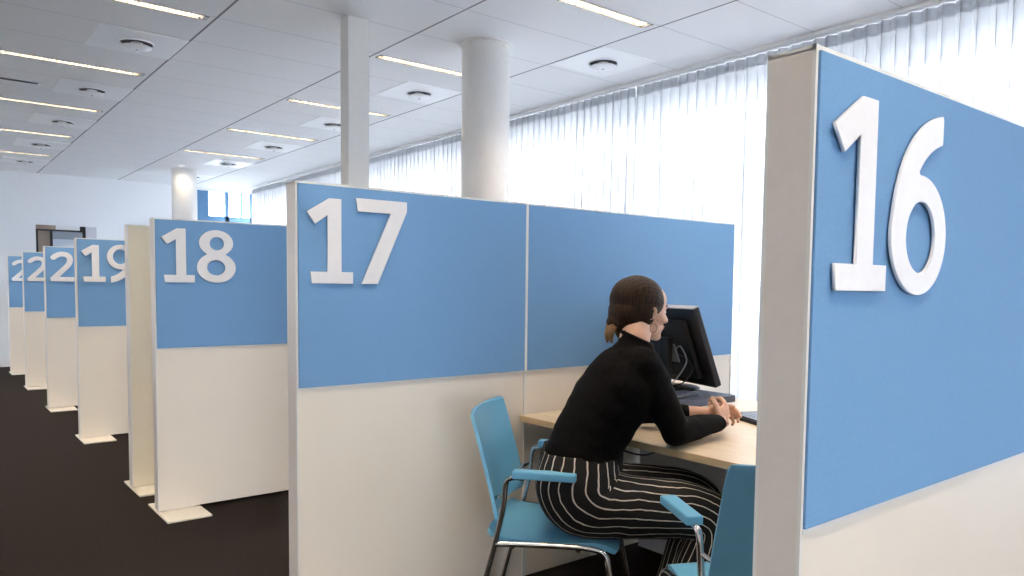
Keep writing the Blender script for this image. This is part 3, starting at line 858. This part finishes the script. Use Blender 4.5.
# --- trousers: lofted legs (s, l, z, tangent angle, in-plane radius, lateral radius)
def leg_secs(side):
    lat = -.085 if side == 'R' else .085
    k = 1 if side == 'R' else 1
    keys = [  # s, l, z, angle of tangent (0 = forward, -90 = down), ra, rl
        (.040, lat * .75, .735, -92, .125, .100),
        (.036, lat * .9, .680, -92, .138, .110),
        (.034, lat, .625, -84, .146, .112),
        (.058, lat, .585, -55, .142, .108),
        (.105, lat, .565, -25, .125, .102),
        (.180, lat, .560, -5, .110, .096),
        (.300, lat * 1.1, .556, -2, .102, .090),
        (.410, lat * 1.1, .550, -10, .095, .084),
        (.470, lat * 1.1, .520, -45, .090, .082),
        (.478, lat * 1.1, .455, -88, .088, .080),
        (.440, lat * 1.1, .360, -106, .080, .078),
        (.405, lat * 1.1, .240, -106, .078, .078),
        (.370, lat * 1.1, .120, -104, .084, .082)]
    out = []
    for s, l, z, an, ra, rl in interp_secs(keys, 5):
        a = math.radians(an); nrm = F * (-math.sin(a)) + UP * math.cos(a)   # in-plane normal ("top" of the thigh / front of the shin)
        out.append((W(s, l, z), nrm, Lf, ra, rl))
    return out
bm = B()
for sd in 'RL': loft(bm, leg_secs(sd), seg=48, uvn=21, cap=False)
for v in bm.verts:
    q = v.co; d = noise.noise(q * 9) * .006 + noise.noise(q * 22) * .0025
    v.co += Vector((noise.noise(q * 8 + Vector((3, 1, 5))) * .004, d * .5, d))
tr = obj('trousers', bm, M['stripe'], None, True)
sol = tr.modifiers.new('thickness', 'SOLIDIFY'); sol.thickness = .002; sol.offset = -1
place(tr); tr['label'] = 'black trousers with thin cream pinstripes'
# gathered waistband with drawstring
bm = B()
for q in range(3):
    loop = [W(.045 + .137 * math.cos(a), .163 * math.sin(a), .690 + q * .014 + .003 * math.sin(a * 23)) for a in [2 * PI * k / 72 for k in range(73)]]
    tube(bm, loop, .008, 8, cap=False)
place(obj('waistband', bm, M['stripe'], None, True))

# --- sweater: torso and sleeves fused
bm = B()
keys = [(.048, .672, 86, .144, .172), (.052, .705, 84, .138, .168), (.068, .760, 74, .128, .160), (.112, .850, 64, .130, .165), (.160, .930, 62, .132, .180), (.200, 1.000, 60, .116, .178), (.222, 1.050, 62, .085, .130), (.230, 1.090, 64, .068, .080), (.234, 1.124, 62, .060, .060)]
secs = []
for s, z, an, ra, rl in interp_secs(keys, 4):
    a = math.radians(an); nrm = F * math.sin(a) - UP * math.cos(a)
    secs.append((W(s, 0, z), nrm, Lf, ra, rl))
loft(bm, secs, 40)
limb(bm, [W(.19, -.07, 1.035), SH_R, SH_R.lerp(EL_R, .5) + Vector((0, -.006, 0)), EL_R, EL_R.lerp(WR_R, .45), WR_R.lerp(EL_R, .06)], [.062, .070, .060, .052, .045, .034])
limb(bm, [W(.19, .07, 1.035), SH_L, SH_L.lerp(EL_L, .5), EL_L, EL_L.lerp(WR_L, .5), WR_L.lerp(EL_L, .3)], [.060, .064, .054, .048, .040, .033])
def folds(me):
    for v in me.vertices:
        q = v.co.copy()
        st = noise.noise(Vector((q.x * 7 + q.z * 9, q.y * 7, q.z * 13))) * .007 + noise.noise(Vector((q.x * 16, q.y * 16, q.z * 30))) * .003
        v.co += v.normal * st
    me.update()
sw = fused('sweater', bm, M['sweater'], None, .0085, 5, folds); place(sw); sw['label'] = 'long-sleeved black knit sweater'
# cuffs and collar
bm = B(); d = (EL_R - WR_R).normalized()
tube(bm, [WR_R + d * .045, WR_R + d * .012], [.0345, .032], 20)
d = (EL_L - WR_L).normalized(); tube(bm, [WR_L + d * .10, WR_L + d * .065], [.034, .032], 20)
place(obj('cuff', bm, M['sweater'], None, True))
bm = B(); cA = W(.229, 0, 1.119); axn = (F * math.cos(math.radians(66)) + UP * math.sin(math.radians(66)))
fa = F * math.sin(math.radians(66)) - UP * math.cos(math.radians(66))
loop = [cA + fa * (.055 * math.cos(a)) + Lf * (.058 * math.sin(a)) for a in [2 * PI * k / 36 for k in range(37)]]
tube(bm, loop, .008, 8, cap=False); place(obj('collar', bm, M['sweater'], None, True))

# --- head and body (one continuous skin surface)
HY = math.radians(-13)
HR = Matrix.Rotation(HY, 3, 'Z') @ Matrix.Rotation(math.radians(7), 3, 'Y')   # local x forward, y left, z up
HS, HZ = 1.0, .925
def H(x, y, z): return HEAD + HR @ (Vector((x, y, z * HZ)) * HS)
bm = B()
def he(c, r, rot=None): ellipsoid(bm, H(*c), (r[0] * HS, r[1] * HS, r[2] * HS * HZ), HR @ rot if rot else HR, 24, 16)
he((-.012, 0, .028), (.094, .074, .088))            # cranium
he((.022, 0, .044), (.066, .062, .060)); he((.030, 0, -.010), (.058, .060, .082))            # face mass
he((.045, 0, -.062), (.040, .044, .044))            # jaw front
he((.068, 0, -.090), (.021, .024, .019))            # chin
he((.010, .042, -.055), (.042, .018, .036)); he((.010, -.042, -.055), (.042, .018, .036))   # jaw sides
he((.055, .036, -.022), (.026, .022, .024)); he((.055, -.036, -.022), (.026, .022, .024))   # cheeks
he((.077, 0, .022), (.014, .040, .012))             # brow
limb(bm, [H(.084, 0, .012), H(.096, 0, -.010), H(.106, 0, -.026)], [.008, .009, .0105])     # nose
ellipsoid(bm, H(.098, .009, -.029), (.009, .007, .006), HR); ellipsoid(bm, H(.098, -.009, -.029), (.009, .007, .006), HR)
ellipsoid(bm, H(.087, 0, -.050), (.011, .021, .006), HR); ellipsoid(bm, H(.085, 0, -.061), (.011, .018, .007), HR)   # lips
for s in (1, -1):   # ears
    for k in range(9):
        a = math.radians(-60 + k * 30)
        ellipsoid(bm, H(-.008 - .013 * math.cos(a) * -1 * -1, s * (.076 + .004 * math.sin(a * .5)), -.012 + .025 * math.sin(a)), (.0055, .005, .0065), HR, 10, 8)
    ellipsoid(bm, H(-.004, s * .073, -.012), (.012, .005, .022), HR)
limb(bm, [H(-.018, 0, -.045), W(.222, 0, 1.120), W(.215, 0, 1.075), W(.18, 0, 1.0)], [.056, .053, .058, .075])      # neck
# torso, legs (inside the clothes), arms
inner = []
for s, z, an, ra, rl in interp_secs(keys[:-2], 4):
    a = math.radians(an); nrm = F * math.sin(a) - UP * math.cos(a)
    inner.append((W(s, 0, z), nrm, Lf, ra * .86, rl * .88))
loft(bm, inner, 32)
ellipsoid(bm, W(.03, 0, .62), (.13, .13, .11))
for s in (-1, 1):
    l = .090 * s
    limb(bm, [W(.03, l * .9, .575), W(.25, l, .555), W(.440, l * 1.05, .540), W(.458, l * 1.05, .48), W(.418, l * 1.05, .32), W(.36, l * 1.05, .10)], [.092, .074, .050, .046, .046, .036])
    limb(bm, [W(.36, l * 1.05, .075), W(.42, l * 1.05, .045), W(.50, l * 1.05, .035)], [.036, .034, .026])
limb(bm, [W(.19, -.07, 1.03), SH_R, SH_R.lerp(EL_R, .5), EL_R, EL_R.lerp(WR_R, .4), WR_R], [.045, .052, .043, .038, .035, .024])
limb(bm, [W(.19, .07, 1.03), SH_L, SH_L.lerp(EL_L, .5), EL_L, EL_L.lerp(WR_L, .4), WR_L], [.045, .050, .042, .038, .034, .024])
# hands: palm frame (direction d, palm normal n facing the palm side, thumb side t)
def hand(wr, d, n, thumb_side, curl, spread=.02, thumb_curl=.4):
    d = d.normalized(); n = (n - d * n.dot(d)).normalized(); sd = d.cross(n) * thumb_side
    c = wr + d * .045
    rot = Matrix((d, sd, n)).transposed()
    ellipsoid(bm, c, (.050, .038, .014), rot, 18, 12); ellipsoid(bm, wr + d * .01, (.028, .026, .019), rot, 16, 10)
    ellipsoid(bm, wr + d * .035 + sd * .022 + n * .006, (.030, .016, .013), rot, 14, 10)
    lens = [(.040, .026, .020), (.045, .029, .021), (.042, .027, .020), (.033, .020, .018)]
    for i, (a, b_, e) in enumerate(lens):
        off = (.028 - i * .0185); base = c + d * (.040 - abs(i - 1.2) * .004) + sd * off
        fd = (d + sd * (spread * (1.5 - i) * 3)).normalized()
        p = base; an = 0; pts = [c + sd * off * .7, p]; rr = [.0095, .0088]
        for L_, cu_, r_ in zip((a, b_, e), curl[i], (.0080, .0073, .0062)):
            an += cu_; q = fd * math.cos(an) + n * math.sin(an); p = p + q * L_; pts.append(p); rr.append(r_)
        limb(bm, pts, rr)
    tb = wr + d * .022 + sd * .026 + n * .004; td = (d * .75 + sd * .65 + n * thumb_curl).normalized()
    p1 = tb + td * .036; td2 = (d * .95 + sd * .15 + n * (thumb_curl + .2)).normalized(); p2 = p1 + td2 * .028; p3 = p2 + td2 * .018
    limb(bm, [wr + d * .012 + sd * .012, tb, p1, p2, p3], [.014, .0125, .0098, .0088, .0070])
# right hand comes up around the left one; the left lies flat with extended fingers
hand(WR_R, Vector((.80, .20, .50)), Vector((-.25, .95, -.05)), 1, [(.75, .95, .6), (.8, 1.0, .6), (.85, 1.0, .6), (.9, 1.0, .6)], .004, .5)
hand(WR_L, Vector((.97, -.22, .06)), Vector((-.05, -.80, -.55)), -1, [(.65, .75, .45), (.75, .9, .6), (.85, 1.0, .6), (.95, 1.0, .6)], .003, .3)
bd = fused('body', bm, M['skin'], None, .0042, 3); place(bd)

# eyes, brows, mouth colour as small parts
bm = B()
for s in (1, -1): ellipsoid(bm, H(.067, s * .031, .004), (.0115, .0125, .0085), HR, 16, 10)
place(obj('eye', bm, M['paper'], None, True))
bm = B()
for s in (1, -1): ellipsoid(bm, H(.0765, s * .032, .003), (.0030, .0055, .0055), HR, 12, 8)
place(obj('iris', bm, M['shoe'], None, True))
bm = B()
for s in (1, -1): tube(bm, [H(.084, s * .014, .026), H(.081, s * .032, .030), H(.069, s * .048, .026)], [.003, .0034, .002], 8)
place(obj('eyebrow', bm, M['hair'], None, True))
lipm = mat('lips', (.50, .20, .17), .45)
bm = B(); ellipsoid(bm, H(.0915, 0, -.0505), (.0075, .019, .0042), HR); ellipsoid(bm, H(.0895, 0, -.0595), (.0075, .016, .0048), HR)
place(obj('lips', bm, lipm, None, True))
bm = B(); a0 = H(-.002, -.083, -.050)
tube(bm, [a0 + HR @ Vector((.014 * math.cos(a), 0, -.012 + .016 * math.sin(a))) for a in [2 * PI * k / 20 for k in range(21)]], .0014, 8, cap=False)
place(obj('earring', bm, M['brass'], None, True))

# hair: cap swept back into a low ponytail
bm = B()
def hb(c, r, rot=None): ellipsoid(bm, H(*c), (r[0] * HS, r[1] * HS, r[2] * HS * HZ), HR, 24, 16)
hb((-.026, 0, .036), (.100, .086, .094)); hb((-.060, 0, -.012), (.064, .074, .068)); hb((-.004, 0, .064), (.064, .070, .056)); hb((-.052, 0, -.040), (.058, .066, .052)); hb((-.058, 0, -.068), (.044, .054, .038)); hb((-.046, 0, -.092), (.040, .054, .034)); hb((-.018, .050, -.020), (.034, .030, .040)); hb((-.018, -.050, -.020), (.034, .030, .040))
hb((-.034, .046, .004), (.052, .040, .056)); hb((-.034, -.046, .004), (.052, .040, .056))
hb((.014, .056, .040), (.032, .019, .036)); hb((.014, -.056, .040), (.032, .019, .036)); hb((-.034, .034, -.074), (.040, .030, .036)); hb((-.034, -.034, -.074), (.040, .030, .036))
limb(bm, [H(-.088, 0, -.030), H(-.108, 0, -.058)], [.042, .028])
def strands(me):
    for v in me.vertices:
        q = HR.transposed() @ (v.co - HEAD)
        v.co += v.normal * (math.sin(math.atan2(q.y, q.z + .05) * 60 + noise.noise(q * 12) * 3) * .0005 + noise.noise(q * 30) * .0012)
    me.update()
hr = fused('hair', bm, M['hair'], None, .0035, 4, strands); place(hr); hr['label'] = 'dark brown hair swept back into a low ponytail'
bm = B()
for k in range(7):
    o_ = Vector((random.uniform(-.01, .01), random.uniform(-.016, .016), random.uniform(-.01, .01)))
    pts = smooth_path([H(-.104, o_.y * .4, -.052), H(-.118 + o_.x * .6, o_.y, -.076 + o_.z), H(-.124 + o_.x * .6, o_.y * 1.1, -.100 + o_.z), H(-.116 + o_.x, o_.y * 1.1, -.128 + o_.z)], 5)
    tube(bm, pts, [.013 * (1 - .75 * (i / (len(pts) - 1)) ** 2) for i in range(len(pts))], 10)
pts = smooth_path([H(-.100, 0, -.056), H(-.116, 0, -.080), H(-.120, 0, -.104), H(-.112, 0, -.126)], 5)
tube(bm, pts, [.017, .018, .018, .018, .018, .0175, .017, .0165, .016, .015, .014, .013, .012, .010, .008, .004][:len(pts)], 12)
pt = obj('ponytail', bm, M['hairtip'], None, True); place(pt); pt['label'] = 'short light brown ponytail tip'
bm = B(); loop = [H(-.106 + .006 * math.cos(a), .026 * math.cos(a), -.056 + .026 * math.sin(a)) for a in [2 * PI * k / 24 for k in range(25)]]
tube(bm, loop, .004, 8, cap=False); place(obj('hair_band', bm, M['hairband'], None, True))

# shoes
for s in (-1, 1):
    bm = B(); l = .0945 * s
    limb(bm, [W(.33, l, .045), W(.41, l, .050), W(.49, l, .040), W(.55, l, .034)], [.042, .046, .042, .032])
    limb(bm, [W(.35, l, .05), W(.35, l, .085)], [.044, .045])
    bmesh.ops.bisect_plane(bm, geom=bm.verts[:] + bm.edges[:] + bm.faces[:], plane_co=(0, 0, .006), plane_no=(0, 0, -1), clear_outer=True)
    bmesh.ops.holes_fill(bm, edges=[e for e in bm.edges if e.is_boundary], sides=0)
    sh = fused('shoe', bm, M['shoe'], None, .005, 3); place(sh)
